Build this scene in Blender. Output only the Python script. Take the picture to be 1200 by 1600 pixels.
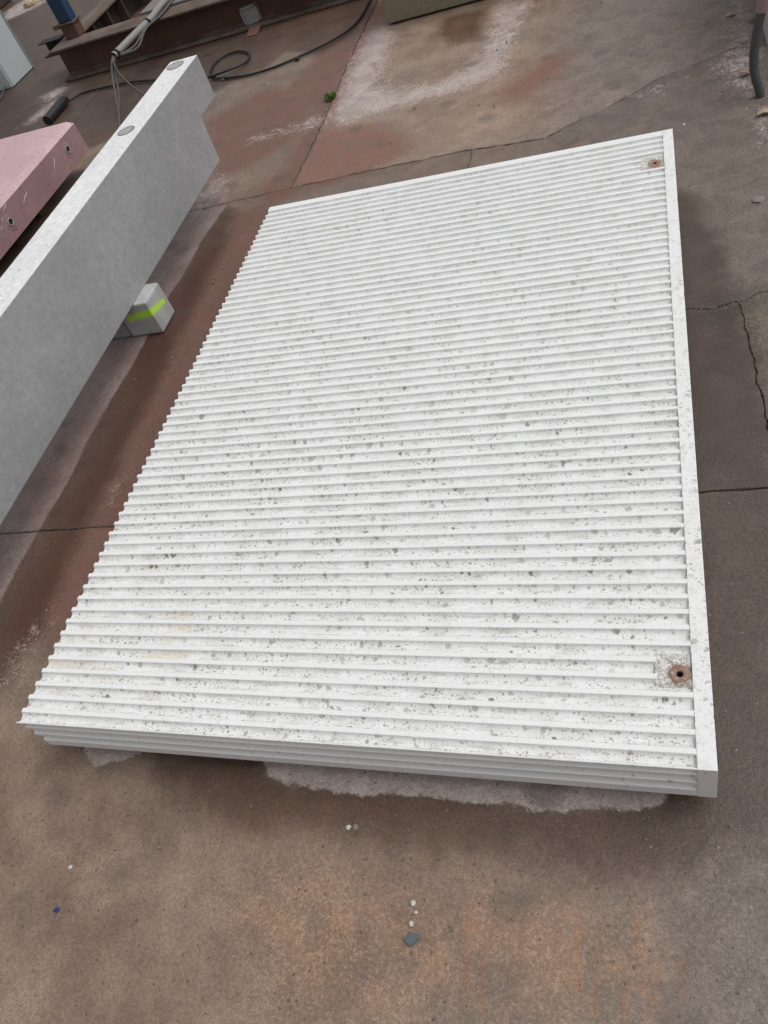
import bpy, bmesh, math, random
import numpy as np
from mathutils import Vector, Matrix, noise as mnoise
from mathutils.geometry import delaunay_2d_cdt

random.seed(7)
scene = bpy.context.scene
for o in list(bpy.data.objects):
    bpy.data.objects.remove(o)

# ------------------------------------------------------------------ camera
cam_data = bpy.data.cameras.new("camera")
cam = bpy.data.objects.new("camera", cam_data)
scene.collection.objects.link(cam)
RX = (0.93827, 0.184777, -0.292416)
RY = (-0.039188, -0.783141, -0.620609)
RZ = (-0.343677, 0.593758, -0.727556)
CAM = (-0.066767, -0.618318, 1.791121)
cam.matrix_world = Matrix(((RX[0], -RY[0], -RZ[0], CAM[0]),
                           (RX[1], -RY[1], -RZ[1], CAM[1]),
                           (RX[2], -RY[2], -RZ[2], CAM[2]),
                           (0, 0, 0, 1)))
cam_data.sensor_fit = 'VERTICAL'
cam_data.sensor_height = 36.0
cam_data.sensor_width = 36.0
cam_data.lens = 1220.18 / 1600 * 36.0
cam_data.clip_start = 0.05
cam_data.clip_end = 500
scene.camera = cam
scene.render.resolution_x = 768
scene.render.resolution_y = 1024

# ------------------------------------------------------------------ world, sun, exposure
SUN_EL, SUN_AZ = math.radians(62), math.radians(72)     # azimuth from +Y towards +X
world = bpy.data.worlds.new("World")
scene.world = world
world.use_nodes = True
wt = world.node_tree
wt.nodes.clear()
wo = wt.nodes.new("ShaderNodeOutputWorld")
bg = wt.nodes.new("ShaderNodeBackground")
sky = wt.nodes.new("ShaderNodeTexSky")
sky.sky_type = 'NISHITA'
sky.sun_disc = False
sky.sun_elevation = SUN_EL
sky.sun_rotation = SUN_AZ
sky.dust_density = 6.0
sky.ozone_density = 1.0
hs = wt.nodes.new("ShaderNodeHueSaturation")             # cloud cover: almost colourless sky
hs.inputs['Saturation'].default_value = 0.12
bg.inputs['Strength'].default_value = 0.125
wt.links.new(sky.outputs[0], hs.inputs['Color'])
wt.links.new(hs.outputs[0], bg.inputs['Color'])
wt.links.new(bg.outputs[0], wo.inputs['Surface'])

sun_data = bpy.data.lights.new("sun", 'SUN')
sun_data.energy = 0.6
sun_data.angle = math.radians(60)
sun_data.color = (1.0, 0.985, 0.96)
sun = bpy.data.objects.new("sun", sun_data)
scene.collection.objects.link(sun)
sd = Vector((math.sin(SUN_AZ) * math.cos(SUN_EL), math.cos(SUN_AZ) * math.cos(SUN_EL), math.sin(SUN_EL)))
sun.rotation_euler = sd.to_track_quat('Z', 'Y').to_euler()
sun.location = sd * 20

scene.view_settings.view_transform = 'Standard'
scene.view_settings.look = 'None'
scene.view_settings.exposure = 0.0
scene.view_settings.gamma = 1.0
scene.view_settings.use_curve_mapping = False
scene.render.engine = 'CYCLES'
scene.cycles.max_bounces = 5
scene.cycles.diffuse_bounces = 4
scene.cycles.glossy_bounces = 2

# ------------------------------------------------------------------ helpers
COL = scene.collection

class MB:
    """collects geometry for one mesh"""
    def __init__(s):
        s.v = []; s.f = []
    def add(s, vs, fs):
        n = len(s.v)
        s.v += [tuple(p) for p in vs]
        s.f += [tuple(i + n for i in f) for f in fs]
    def box(s, x0, x1, y0, y1, z0, z1):
        s.add([(x0,y0,z0),(x1,y0,z0),(x1,y1,z0),(x0,y1,z0),(x0,y0,z1),(x1,y0,z1),(x1,y1,z1),(x0,y1,z1)],
              [(0,3,2,1),(4,5,6,7),(0,1,5,4),(1,2,6,5),(2,3,7,6),(3,0,4,7)])
    def prism_x(s, prof, x0, x1):
        """prof: (y,z) loop counter-clockwise seen from +X"""
        n = len(prof)
        s.add([(x0, y, z) for y, z in prof] + [(x1, y, z) for y, z in prof],
              [tuple(range(n - 1, -1, -1)), tuple(range(n, 2 * n))] +
              [(i, (i + 1) % n, n + (i + 1) % n, n + i) for i in range(n)])
    def prism_y(s, prof, y0, y1):
        """prof: (x,z) loop counter-clockwise seen from -Y"""
        n = len(prof)
        s.add([(x, y0, z) for x, z in prof] + [(x, y1, z) for x, z in prof],
              [tuple(range(n)), tuple(range(2 * n - 1, n - 1, -1))] +
              [((i + 1) % n, i, n + i, n + (i + 1) % n) for i in range(n)])
    def tube(s, pts, r, seg=10, caps=True):
        pts = [Vector(p) for p in pts]
        n = len(pts); rs = r if isinstance(r, (list, tuple)) else [r] * n
        up = Vector((0, 0, 1)); ring = []
        base = len(s.v); prev = None
        for i, p in enumerate(pts):
            t = (pts[min(i + 1, n - 1)] - pts[max(i - 1, 0)]).normalized()
            if prev is None:
                a = t.cross(up)
                if a.length < 1e-3: a = t.cross(Vector((1, 0, 0)))
            else:
                a = prev - t * prev.dot(t)
            a.normalize(); prev = a; b = t.cross(a)
            for k in range(seg):
                w = 2 * math.pi * k / seg
                s.v.append(tuple(p + (a * math.cos(w) + b * math.sin(w)) * rs[i]))
        for i in range(n - 1):
            for k in range(seg):
                k2 = (k + 1) % seg
                s.f.append((base + i * seg + k, base + i * seg + k2, base + (i + 1) * seg + k2, base + (i + 1) * seg + k))
        if caps:
            s.f.append(tuple(base + k for k in range(seg - 1, -1, -1)))
            s.f.append(tuple(base + (n - 1) * seg + k for k in range(seg)))
    def disc(s, c, r, h, seg=24, axis='z', irr=0.0):
        ring = []
        for k in range(seg):
            w = 2 * math.pi * k / seg; q = r * (1 + irr * random.uniform(-1, 1))
            ring.append((math.cos(w) * q, math.sin(w) * q))
        def m(a, b, d):
            return {'z': (c[0]+a, c[1]+b, c[2]+d), 'x': (c[0]+d, c[1]+a, c[2]+b), 'y': (c[0]+b, c[1]+d, c[2]+a)}[axis]
        vs = [m(a, b, 0) for a, b in ring] + [m(a, b, h) for a, b in ring]
        s.add(vs, [tuple(range(seg-1, -1, -1)), tuple(range(seg, 2*seg))] + [(i, (i+1) % seg, seg+(i+1) % seg, seg+i) for i in range(seg)])
    def build(s, name, mat, parent=None, bevel=0.0, seg=1, smooth=None, fix=True):
        me = bpy.data.meshes.new(name)
        me.from_pydata(s.v, [], s.f)
        me.update()
        if bevel > 0 or fix:
            bm = bmesh.new(); bm.from_mesh(me)
            if fix: bmesh.ops.recalc_face_normals(bm, faces=bm.faces)
            if bevel > 0:
                ed = [e for e in bm.edges if len(e.link_faces) == 2 and e.calc_face_angle(0) > 0.4]
                bmesh.ops.bevel(bm, geom=ed, offset=bevel, segments=seg, profile=0.6, affect='EDGES', clamp_overlap=True)
            bm.to_mesh(me); bm.free()
        if smooth is not None:
            me.set_sharp_from_angle(angle=smooth) if smooth < 3 else None
            me.shade_smooth() if smooth >= 3 else me.polygons.foreach_set('use_smooth', [True] * len(me.polygons))
        for m in (mat if isinstance(mat, (list, tuple)) else [mat]):
            me.materials.append(m)
        o = bpy.data.objects.new(name, me)
        COL.objects.link(o)
        if parent: o.parent = parent
        return o

def empty(name, label, cat, loc=(0, 0, 0), group=None):
    o = bpy.data.objects.new(name, None)
    o.empty_display_size = 0.1
    COL.objects.link(o); o.location = loc
    tag(o, label, cat, group)
    return o

def tag(o, label, cat, group=None, kind=None):
    if label: o['label'] = label
    if cat: o['category'] = cat
    if group: o['group'] = group
    if kind: o['kind'] = kind
    return o

def spline(pts, n=8):
    """Catmull-Rom through pts"""
    P = [Vector(p) for p in pts]; out = []
    for i in range(len(P) - 1):
        p0, p1, p2, p3 = P[max(i-1, 0)], P[i], P[i+1], P[min(i+2, len(P)-1)]
        for k in range(n):
            t = k / n
            out.append(0.5 * ((2*p1) + (p2-p0)*t + (2*p0-5*p1+4*p2-p3)*t*t + (3*p1-p0-3*p2+p3)*t**3))
    out.append(P[-1])
    return out

# ------------------------------------------------------------------ material helper
class G:
    def __init__(s, name):
        s.m = bpy.data.materials.new(name); s.m.use_nodes = True
        s.t = s.m.node_tree; s.t.nodes.clear()
        s.out = s.t.nodes.new("ShaderNodeOutputMaterial")
        s.b = s.t.nodes.new("ShaderNodeBsdfPrincipled")
        s.t.links.new(s.b.outputs[0], s.out.inputs['Surface'])
        s.tc = s.t.nodes.new("ShaderNodeTexCoord")
        s.co = s.tc.outputs['Object']
    def lk(s, a, sock):
        if isinstance(a, bpy.types.NodeSocket): s.t.links.new(a, sock)
        elif isinstance(a, (tuple, list)) and len(a) == 3 and sock.type == 'RGBA': sock.default_value = (*a, 1)
        else: sock.default_value = a
    def noise(s, scale, detail=3, rough=.55, co=None, dist=0.0, col=False):
        n = s.t.nodes.new("ShaderNodeTexNoise")
        n.inputs['Scale'].default_value = scale; n.inputs['Detail'].default_value = detail
        n.inputs['Roughness'].default_value = rough; n.inputs['Distortion'].default_value = dist
        s.t.links.new(co or s.co, n.inputs['Vector'])
        return n.outputs['Color' if col else 'Fac']
    def vor(s, scale, co=None, feat='F1', out='Distance', rnd=1.0):
        n = s.t.nodes.new("ShaderNodeTexVoronoi"); n.feature = feat
        n.inputs['Scale'].default_value = scale; n.inputs['Randomness'].default_value = rnd
        s.t.links.new(co or s.co, n.inputs['Vector'])
        return n.outputs[out] if out != 'both' else (n.outputs['Distance'], n.outputs['Color'])
    def math(s, op, a, b=0.0, clamp=False):
        n = s.t.nodes.new("ShaderNodeMath"); n.operation = op; n.use_clamp = clamp
        s.lk(a, n.inputs[0]); s.lk(b, n.inputs[1]); return n.outputs[0]
    def add(s, a, b): return s.math('ADD', a, b)
    def mul(s, a, b): return s.math('MULTIPLY', a, b)
    def sub(s, a, b): return s.math('SUBTRACT', a, b)
    def step(s, v, a, b, lo=0.0, hi=1.0):
        n = s.t.nodes.new("ShaderNodeMapRange"); n.interpolation_type = 'SMOOTHSTEP'
        s.lk(v, n.inputs[0]); s.lk(a, n.inputs[1]); s.lk(b, n.inputs[2]); s.lk(lo, n.inputs[3]); s.lk(hi, n.inputs[4])
        return n.outputs[0]
    def mix(s, f, a, b, mode='MIX'):
        n = s.t.nodes.new("ShaderNodeMix"); n.data_type = 'RGBA'; n.blend_type = mode
        s.lk(f, n.inputs[0]); s.lk(a, n.inputs[6]); s.lk(b, n.inputs[7]); return n.outputs[2]
    def attr(s, name):
        n = s.t.nodes.new("ShaderNodeAttribute"); n.attribute_name = name; return n.outputs['Fac']
    def xyz(s, co=None):
        n = s.t.nodes.new("ShaderNodeSeparateXYZ"); s.t.links.new(co or s.co, n.inputs[0]); return n.outputs
    def vscale(s, v, co=None):
        n = s.t.nodes.new("ShaderNodeVectorMath"); n.operation = 'MULTIPLY'
        s.t.links.new(co or s.co, n.inputs[0]); n.inputs[1].default_value = v; return n.outputs[0]
    def warp(s, amt, scale, co=None):
        c = s.noise(scale, 2, .5, co, col=True)
        a = s.t.nodes.new("ShaderNodeVectorMath"); a.operation = 'SUBTRACT'
        s.t.links.new(c, a.inputs[0]); a.inputs[1].default_value = (.5, .5, .5)
        b = s.t.nodes.new("ShaderNodeVectorMath"); b.operation = 'MULTIPLY_ADD'
        s.t.links.new(a.outputs[0], b.inputs[0]); b.inputs[1].default_value = (amt,)*3
        s.t.links.new(co or s.co, b.inputs[2]); return b.outputs[0]
    def bump(s, h, strength=.3, dist=.002, prev=None):
        n = s.t.nodes.new("ShaderNodeBump"); n.inputs['Strength'].default_value = strength
        n.inputs['Distance'].default_value = dist; s.lk(h, n.inputs['Height'])
        if prev: s.t.links.new(prev, n.inputs['Normal'])
        return n.outputs[0]
    def done(s, col, rough=.7, normal=None, metal=0.0, spec=.5):
        s.lk(col, s.b.inputs['Base Color']); s.lk(rough, s.b.inputs['Roughness'])
        s.lk(metal, s.b.inputs['Metallic']); s.lk(spec, s.b.inputs['Specular IOR Level'])
        if normal: s.t.links.new(normal, s.b.inputs['Normal'])
        return s.m

# ------------------------------------------------------------------ materials
def mat_ground():
    g = G("yard_concrete")
    n1 = g.noise(.9, 2, .5); n2 = g.noise(4.0, 3, .6); n3 = g.noise(22, 3, .6); n4 = g.noise(130, 2, .6); n5 = g.noise(430, 1, .5)
    n6 = g.noise(9, 3, .6, dist=.6)
    ragged = g.add(g.mul(g.sub(n3, .5), .05), g.mul(g.sub(n4, .5), .02))
    wob = g.add(g.mul(g.sub(n2, .5), .24), g.mul(g.sub(n3, .5), .10))
    c = g.mix(g.step(n2, .3, .7), (.212, .146, .109), (.308, .226, .170))
    c = g.mix(g.mul(g.step(n1, .4, .62), .6), c, (.215, .172, .142))
    # grey side of the yard
    grey = g.step(g.add(g.attr('grey'), wob), -.15, .25)
    c = g.mix(g.mul(grey, .86), c, g.mix(g.step(g.add(g.mul(n6, .5), g.mul(n4, .5)), .3, .7), (.158, .126, .108), (.200, .166, .146)))
    red = g.step(g.add(g.attr('red'), wob), -.13, .05)
    c = g.mix(g.mul(red, g.step(n6, .2, .75, .55, .95)), c, g.mix(n3, (.150, .062, .046), (.215, .104, .078)))
    org = g.step(g.add(g.attr('orange'), wob), -.08, .12)
    c = g.mix(g.mul(g.mul(org, g.step(n6, .28, .66)), .66), c, (.33, .185, .104))
    c = g.mix(g.mul(g.mul(org, g.step(n4, .52, .66)), .40), c, (.36, .28, .22))
    olive = g.step(g.add(g.attr('olive'), wob), -.05, .05)
    c = g.mix(g.mul(olive, .6), c, (.085, .078, .050))
    gravel = g.step(g.add(g.attr('gravel'), ragged), -.012, .012)
    vd = g.vor(95)
    c = g.mix(g.mul(gravel, .85), c, g.mix(g.step(vd, .2, .7), (.27, .20, .125), (.10, .075, .05)))
    tone = g.attr('tone')                                   # each pour has its own shade
    tn = g.t.nodes.new('ShaderNodeCombineXYZ')
    for k in range(3): g.t.links.new(tone, tn.inputs[k])
    c = g.mix(1.0, c, tn.outputs[0], 'MULTIPLY')
    # darkened ground: damp before the panel and by the beam, plain darker patches elsewhere
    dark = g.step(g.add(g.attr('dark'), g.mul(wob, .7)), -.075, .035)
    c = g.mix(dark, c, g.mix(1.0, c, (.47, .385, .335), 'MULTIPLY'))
    # smooth dry strip under the long beam
    strip = g.step(g.add(g.attr('strip'), g.mul(ragged, .45)), -.006, .008)
    c = g.mix(g.mul(strip, .85), c, g.mix(g.step(n2, .35, .65), (.240, .165, .152), (.250, .212, .206)))
    # lime deposit broken up by the grain of the surface
    gn = g.add(g.attr('grain'), g.add(g.mul(g.sub(n3, .5), .26), g.mul(g.sub(n4, .5), .30)))
    grain = g.step(gn, -.03, .09)
    c = g.mix(g.mul(grain, .74), c, g.mix(n6, (.40, .33, .315), (.49, .44, .43)))
    # dry concrete with a crisp tide line
    pale = g.step(g.add(g.attr('pale'), g.mul(ragged, .6)), -.005, .006)
    c = g.mix(g.mul(pale, .9), c, g.mix(g.step(n3, .3, .7), (.385, .325, .305), (.45, .40, .385)))
    # rust streaks
    st = g.step(g.add(g.attr('streak'), g.mul(g.sub(n4, .5), .010)), -.005, .005)
    c = g.mix(g.mul(g.mul(st, .72), g.step(n3, .25, .55)), c, (.29, .115, .04))
    # dirt gathered along the joints
    jn = g.step(g.add(g.attr('joint'), g.mul(g.sub(n3, .45), .06)), .022, -.006)
    c = g.mix(g.mul(jn, .38), c, (.080, .062, .046))
    # fine sand grain, broad clouds, worn smooth places
    c = g.mix(1.0, c, g.mix(g.step(n5, .30, .70), (.74, .73, .72), (1.24, 1.24, 1.24)), 'MULTIPLY')
    c = g.mix(1.0, c, g.mix(g.step(n4, .28, .72), (.82, .81, .80), (1.16, 1.16, 1.16)), 'MULTIPLY')
    c = g.mix(1.0, c, g.mix(g.step(n6, .3, .7), (.88, .87, .86), (1.10, 1.10, 1.10)), 'MULTIPLY')
    pd, pc = g.vor(60, g.warp(.012, 80), out='both')
    px = g.xyz(pc)
    pit = g.mul(g.step(g.sub(pd, g.mul(px[1], .15)), .10, .03), g.step(px[0], .62, .66))
    c = g.mix(g.mul(pit, .72), c, (.040, .030, .024))
    spk = g.mul(g.step(g.sub(pd, g.mul(px[2], .08)), .08, .03), g.step(px[0], .10, .08))
    c = g.mix(g.mul(spk, .45), c, (.36, .32, .29))
    ld, lc = g.vor(5, g.warp(.07, 12), out='both')
    lx = g.xyz(lc)
    blot = g.mul(g.step(ld, .34, .10), g.step(lx[2], .72, .80))
    c = g.mix(g.mul(blot, .38), c, (.075, .060, .054))
    rough = g.add(.56, g.mul(g.sub(n2, .5), .35))
    rough = g.sub(rough, g.mul(dark, .10)); rough = g.add(rough, g.mul(g.add(pale, grain), .2))
    h = g.add(g.mul(n3, .15), g.add(g.mul(n4, .42), g.mul(n5, .34)))
    nb = g.bump(h, .65, .004)
    return g.done(c, rough, nb, spec=.5)

def spots(g, co, scale, r0, r1, keep, warp):
    d, col = g.vor(scale, g.warp(warp * 1.15, scale * 1.7, co), out='both')
    x = g.xyz(col)
    rad = g.add(r0, g.mul(x[1], r1 - r0))
    return g.mul(g.step(g.sub(d, rad), .045, -.045), g.step(x[0], keep, keep + .01)), x[2]

def mat_white(name, groove=True, dens=1.0, mottle=1.0):
    g = G(name)
    z = g.xyz()[2]
    n1 = g.noise(2.2, 2, .5); n2 = g.noise(14, 3, .6); n3 = g.noise(90, 2, .6); n4 = g.noise(500, 1, .6)
    flat = g.vscale((1.0, 1.15, .25))
    c = g.mix(n1, (.725, .733, .730), (.785, .792, .790))
    c = g.mix(g.mul(g.step(n2, .5, .75), .35), c, (.72, .715, .69))
    p = g.xyz()
    patch = g.step(g.noise(7, 2, .6), .34, .60)            # spots come in drifts
    near = g.step(p[1], 2.1, .6, .42, 1.12)                # the near half lay longer in the wet
    if groove:
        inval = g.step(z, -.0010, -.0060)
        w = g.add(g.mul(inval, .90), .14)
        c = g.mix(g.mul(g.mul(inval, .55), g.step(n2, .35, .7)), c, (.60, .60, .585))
        smear = g.noise(26, 3, .7, g.vscale((.4, 3, 1)))
        c = g.mix(g.mul(g.mul(g.step(smear, .52, .70), inval), g.mul(near, .42)), c, (.40, .39, .37))
        yel = g.noise(9, 3, .6, g.vscale((.7, 2.2, 1)))
        cx, cy = g.add(p[0], 1.55), g.sub(p[1], .33)
        corner = g.step(g.add(g.mul(cx, cx), g.mul(cy, cy)), .16, .0)
        c = g.mix(g.mul(g.mul(g.step(g.add(yel, g.mul(corner, .15)), .66, .80), inval), .32), c, (.62, .50, .26))
    else:
        w = .6
        c = g.mix(g.mul(g.step(g.noise(45, 3, .7), .48, .68), .55 * mottle), c, (.58, .575, .53))
        c = g.mix(g.mul(g.step(g.noise(3, 2, .6), .45, .7), .4 * mottle), c, (.68, .67, .61))
    for sc, r0, r1, keep, wp, a in ((46, .08, .36, .36, .014, .80), (88, .10, .36, .30, .008, .80), (180, .14, .40, .36, .004, .65), (22, .06, .24, .55, .022, .65)):
        m, tone = spots(g, flat, sc, r0, r1, 1 - (1 - keep) * dens, wp)
        col = g.mix(tone, (.20, .197, .187), (.46, .45, .43))
        k = g.mul(g.mul(g.mul(m, a), g.mul(w, near)), g.add(.50, g.mul(patch, .7)))
        c = g.mix(g.math('MINIMUM', k, 1.0), c, col)
    nb = g.bump(g.add(n3, g.mul(n4, .4)), .2, .0015)
    return g.done(c, g.add(.55, g.mul(n2, .2)), nb, spec=.35)

def mat_concrete(name, lo, hi, mott=.5, pits=True, rough=.75, scratches=False, granular=0.0, bumpk=1.0):
    g = G(name)
    n1 = g.noise(1.6, 3, .55); n2 = g.noise(7, 4, .6, dist=.5); n3 = g.noise(40, 4, .65); n4 = g.noise(240, 3, .65)
    c = g.mix(g.step(n1, .3, .7), lo, hi)
    mid = tuple((a + b) / 2 for a, b in zip(lo, hi))
    c = g.mix(g.mul(g.step(n2, .3, .7), mott), c, tuple(v * .86 for v in mid))
    c = g.mix(1.0, c, g.mix(g.step(n3, .25, .75), (.89, .89, .89), (1.09, 1.09, 1.09)), 'MULTIPLY')
    c = g.mix(1.0, c, g.mix(n4, (.90, .90, .90), (1.10, 1.10, 1.10)), 'MULTIPLY')
    if granular:
        w = g.noise(55, 4, .7)
        c = g.mix(g.mul(g.step(w, .50, .66), granular), c, tuple(v * .70 for v in mid))
    if pits:
        d, col = g.vor(26, out='both'); x = g.xyz(col)
        p = g.mul(g.step(g.sub(d, g.mul(x[1], .08)), .085, .04), g.step(x[0], .66, .68))
        c = g.mix(g.mul(p, .75), c, tuple(v * .25 for v in mid))
    if scratches:
        s = g.noise(3.2, 6, .8, g.vscale((1, 6, 1.2), g.warp(.25, 1.5)))
        c = g.mix(g.mul(g.step(s, .58, .74), .30), c, tuple(min(v * 1.45, .8) for v in mid))
    nb = g.bump(n3, .2 * bumpk, .003); nb = g.bump(n4, .3 * bumpk, .0012, nb)
    return g.done(c, rough, nb, spec=.35)

def mat_rust(name, a, b, c_, metal=.15, rough=.78):
    g = G(name)
    n1 = g.noise(3, 4, .6, dist=.4); n2 = g.noise(18, 5, .65); n3 = g.noise(140, 3, .65)
    c = g.mix(g.step(n1, .3, .7), a, b)
    c = g.mix(g.mul(g.step(n2, .5, .72), .7), c, c_)
    c = g.mix(1.0, c, g.mix(n3, (.7, .7, .7), (1.3, 1.3, 1.3)), 'MULTIPLY')
    return g.done(c, rough, g.bump(n3, .4, .002, g.bump(n2, .3, .004)), metal=metal)

def mat_plain(name, col, rough=.5, var=.15, metal=0.0, scale=40, spec=.5, bump=.2):
    g = G(name)
    n = g.noise(scale, 4, .6); n2 = g.noise(scale * 7, 3, .6)
    c = g.mix(n, tuple(v * (1 - var) for v in col), tuple(min(1, v * (1 + var)) for v in col))
    return g.done(c, rough, g.bump(n2, bump, .001), metal=metal, spec=spec)

def mat_block():
    g = G("sprayed_block_concrete")
    p = g.xyz()
    n1 = g.noise(6, 3, .6); n2 = g.noise(60, 4, .65); n3 = g.noise(260, 3, .6)
    n4 = g.noise(14, 3, .6, g.vscale((1, 1, .12)))
    c = g.mix(n1, (.37, .375, .375), (.50, .505, .505))
    c = g.mix(g.mul(g.step(n4, .45, .65), .35), c, (.23, .235, .24))
    c = g.mix(1.0, c, g.mix(n3, (.85, .85, .85), (1.15, 1.15, 1.15)), 'MULTIPLY')
    # sprayed line: lies round the near corner of the block, dropping away to the left
    lx = g.add(p[0], 2.2); ly = g.sub(p[1], 1.952)
    cz = g.add(.115, g.add(g.mul(lx, .12), g.mul(ly, -.23)))
    w = g.add(.017, g.add(g.mul(g.sub(n1, .5), .006), g.mul(ly, -.06)))
    d = g.math('ABSOLUTE', g.sub(p[2], cz))
    band = g.mul(g.step(g.sub(d, g.add(w, g.mul(g.sub(n2, .5), .008))),   .013, -.013), g.mul(g.step(lx, -.155, -.12), g.step(ly, .122, .108)))
    ex = g.sub(ly, .112); ez = g.sub(p[2], .090)
    rr = g.math('SQRT', g.add(g.mul(ex, ex), g.mul(ez, ez)))
    dot = g.mul(g.step(rr, .016, .010), g.step(lx, -.02, -.01))
    haze = g.mul(g.step(d, .040, .008), g.mul(g.step(n2, .35, .75), g.step(lx, -.16, -.10)))
    spray = g.math('MAXIMUM', g.math('MAXIMUM', g.mul(band, g.step(n2, .25, .6, .62, .95)), dot), g.mul(haze, .16))
    c = g.mix(spray, c, (.50, .90, .01))
    return g.done(c, .7, g.bump(n3, .3, .0012, g.bump(n2, .25, .003)), spec=.3)

def mat_pocket():
    g = G("broken_out_mortar")
    n2 = g.noise(60, 3, .65); n3 = g.noise(170, 3, .7); n4 = g.noise(420, 2, .6)
    c = g.mix(g.step(n2, .3, .7), (.56, .545, .505), (.74, .73, .70))
    c = g.mix(g.mul(g.step(n3, .50, .62), .8), c, (.27, .245, .215))
    b = g.add(g.attr('bleed'), g.mul(g.sub(n2, .5), .022))          # rust that bled out of the socket
    c = g.mix(g.mul(g.step(b, .034, .018), g.step(n3, .3, .6, .45, .9)), c, (.30, .19, .135))
    return g.done(c, .85, g.bump(g.add(n3, g.mul(n4, .5)), .6, .003), spec=.3)

M = dict(
    ground=mat_ground(),
    white=mat_white("white_cast_concrete"),
    white_border=mat_white("white_cast_border", groove=False),
    white_front=mat_white("white_cast_front", groove=False, dens=.10, mottle=.2),
    pocket=mat_pocket(),
    copper=mat_rust("copper_washer", (.21, .110, .076), (.33, .185, .130), (.40, .33, .29), metal=.1, rough=.6),
    hole=mat_plain("socket_inside", (.05, .05, .035), .8),
    beam=mat_concrete("grey_cast_concrete", (.290, .296, .302), (.350, .355, .362), .4, scratches=True),
    beam_top=mat_concrete("floated_white_concrete", (.70, .705, .712), (.78, .785, .79), .2, granular=.40, bumpk=3),
    plug=mat_concrete("grey_grout", (.33, .33, .32), (.44, .44, .43), .6, granular=.5),
    block=mat_block(),
    block_plain=mat_concrete("block_concrete", (.26, .265, .265), (.36, .365, .365), .5),
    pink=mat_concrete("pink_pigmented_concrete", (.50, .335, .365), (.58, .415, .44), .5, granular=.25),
    pink_side=mat_concrete("pink_shaded_face", (.27, .165, .172), (.32, .20, .21), .55, scratches=True),  # darker copy of the pink: shade of the sides painted into the colour
    rust=mat_rust("rusty_steel", (.100, .048, .036), (.145, .070, .050), (.11, .085, .052)),
    rust_pale=mat_rust("worn_rusty_flange", (.085, .055, .043), (.165, .128, .105), (.060, .034, .026)),
    dark_steel=mat_rust("dark_rusty_steel", (.025, .018, .016), (.05, .035, .03), (.07, .045, .035)),
    blue=mat_rust("blue_painted_steel", (.010, .040, .095), (.016, .055, .120), (.03, .035, .05), metal=0, rough=.5),
    brass=mat_plain("brass_tab", (.20, .14, .05), .5, metal=.4),
    grey_box=mat_plain("weathered_grey_plastic", (.33, .33, .32), .6, .25),
    conduit=mat_plain("grey_conduit_plastic", (.23, .225, .21), .55, .2),
    cable=mat_plain("grey_cable_sheath", (.075, .075, .072), .55, .25),
    black=mat_plain("black_rubber", (.012, .012, .013), .5, .3),
    hose=mat_plain("grey_rubber_hose", (.085, .088, .088), .6, .25, scale=25),
    pinkcap=mat_plain("faded_pink_plastic", (.33, .22, .22), .55, .2),
    cabinet=mat_plain("pale_grey_painted_steel", (.46, .50, .51), .45, .05, scale=4),
    seal=mat_plain("grey_green_edge", (.22, .26, .25), .5, .1),
    beige=mat_concrete("beige_concrete", (.24, .21, .145), (.32, .285, .20), .6),
    wallpale=mat_concrete("pale_grey_concrete", (.50, .51, .51), (.57, .58, .58), .3),
    timber=mat_plain("dirty_timber", (.10, .07, .045), .8, .3),
    soil=mat_plain("joint_dirt", (.070, .055, .042), .95, .3),
    leaf=mat_plain("dry_brown_leaf", (.20, .115, .06), .75, .35, scale=60),
    leaf_pale=mat_plain("pale_dry_leaf", (.42, .32, .23), .75, .3, scale=60),
    white_stone=mat_plain("white_stone", (.50, .48, .45), .8, .12),
    slate=mat_plain("slate_chip", (.09, .11, .12), .6, .2),
    dull_plate=mat_plain('dull_grey_plate', (.16, .155, .15), .6, .3, scale=8),
    grit=mat_plain("grit", (.21, .18, .155), .85, .75, scale=160),
    bluescrap=mat_plain("blue_plastic", (.015, .03, .20), .4, .2),
    moss=mat_plain("weed_green", (.16, .24, .07), .7, .4),
)
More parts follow.
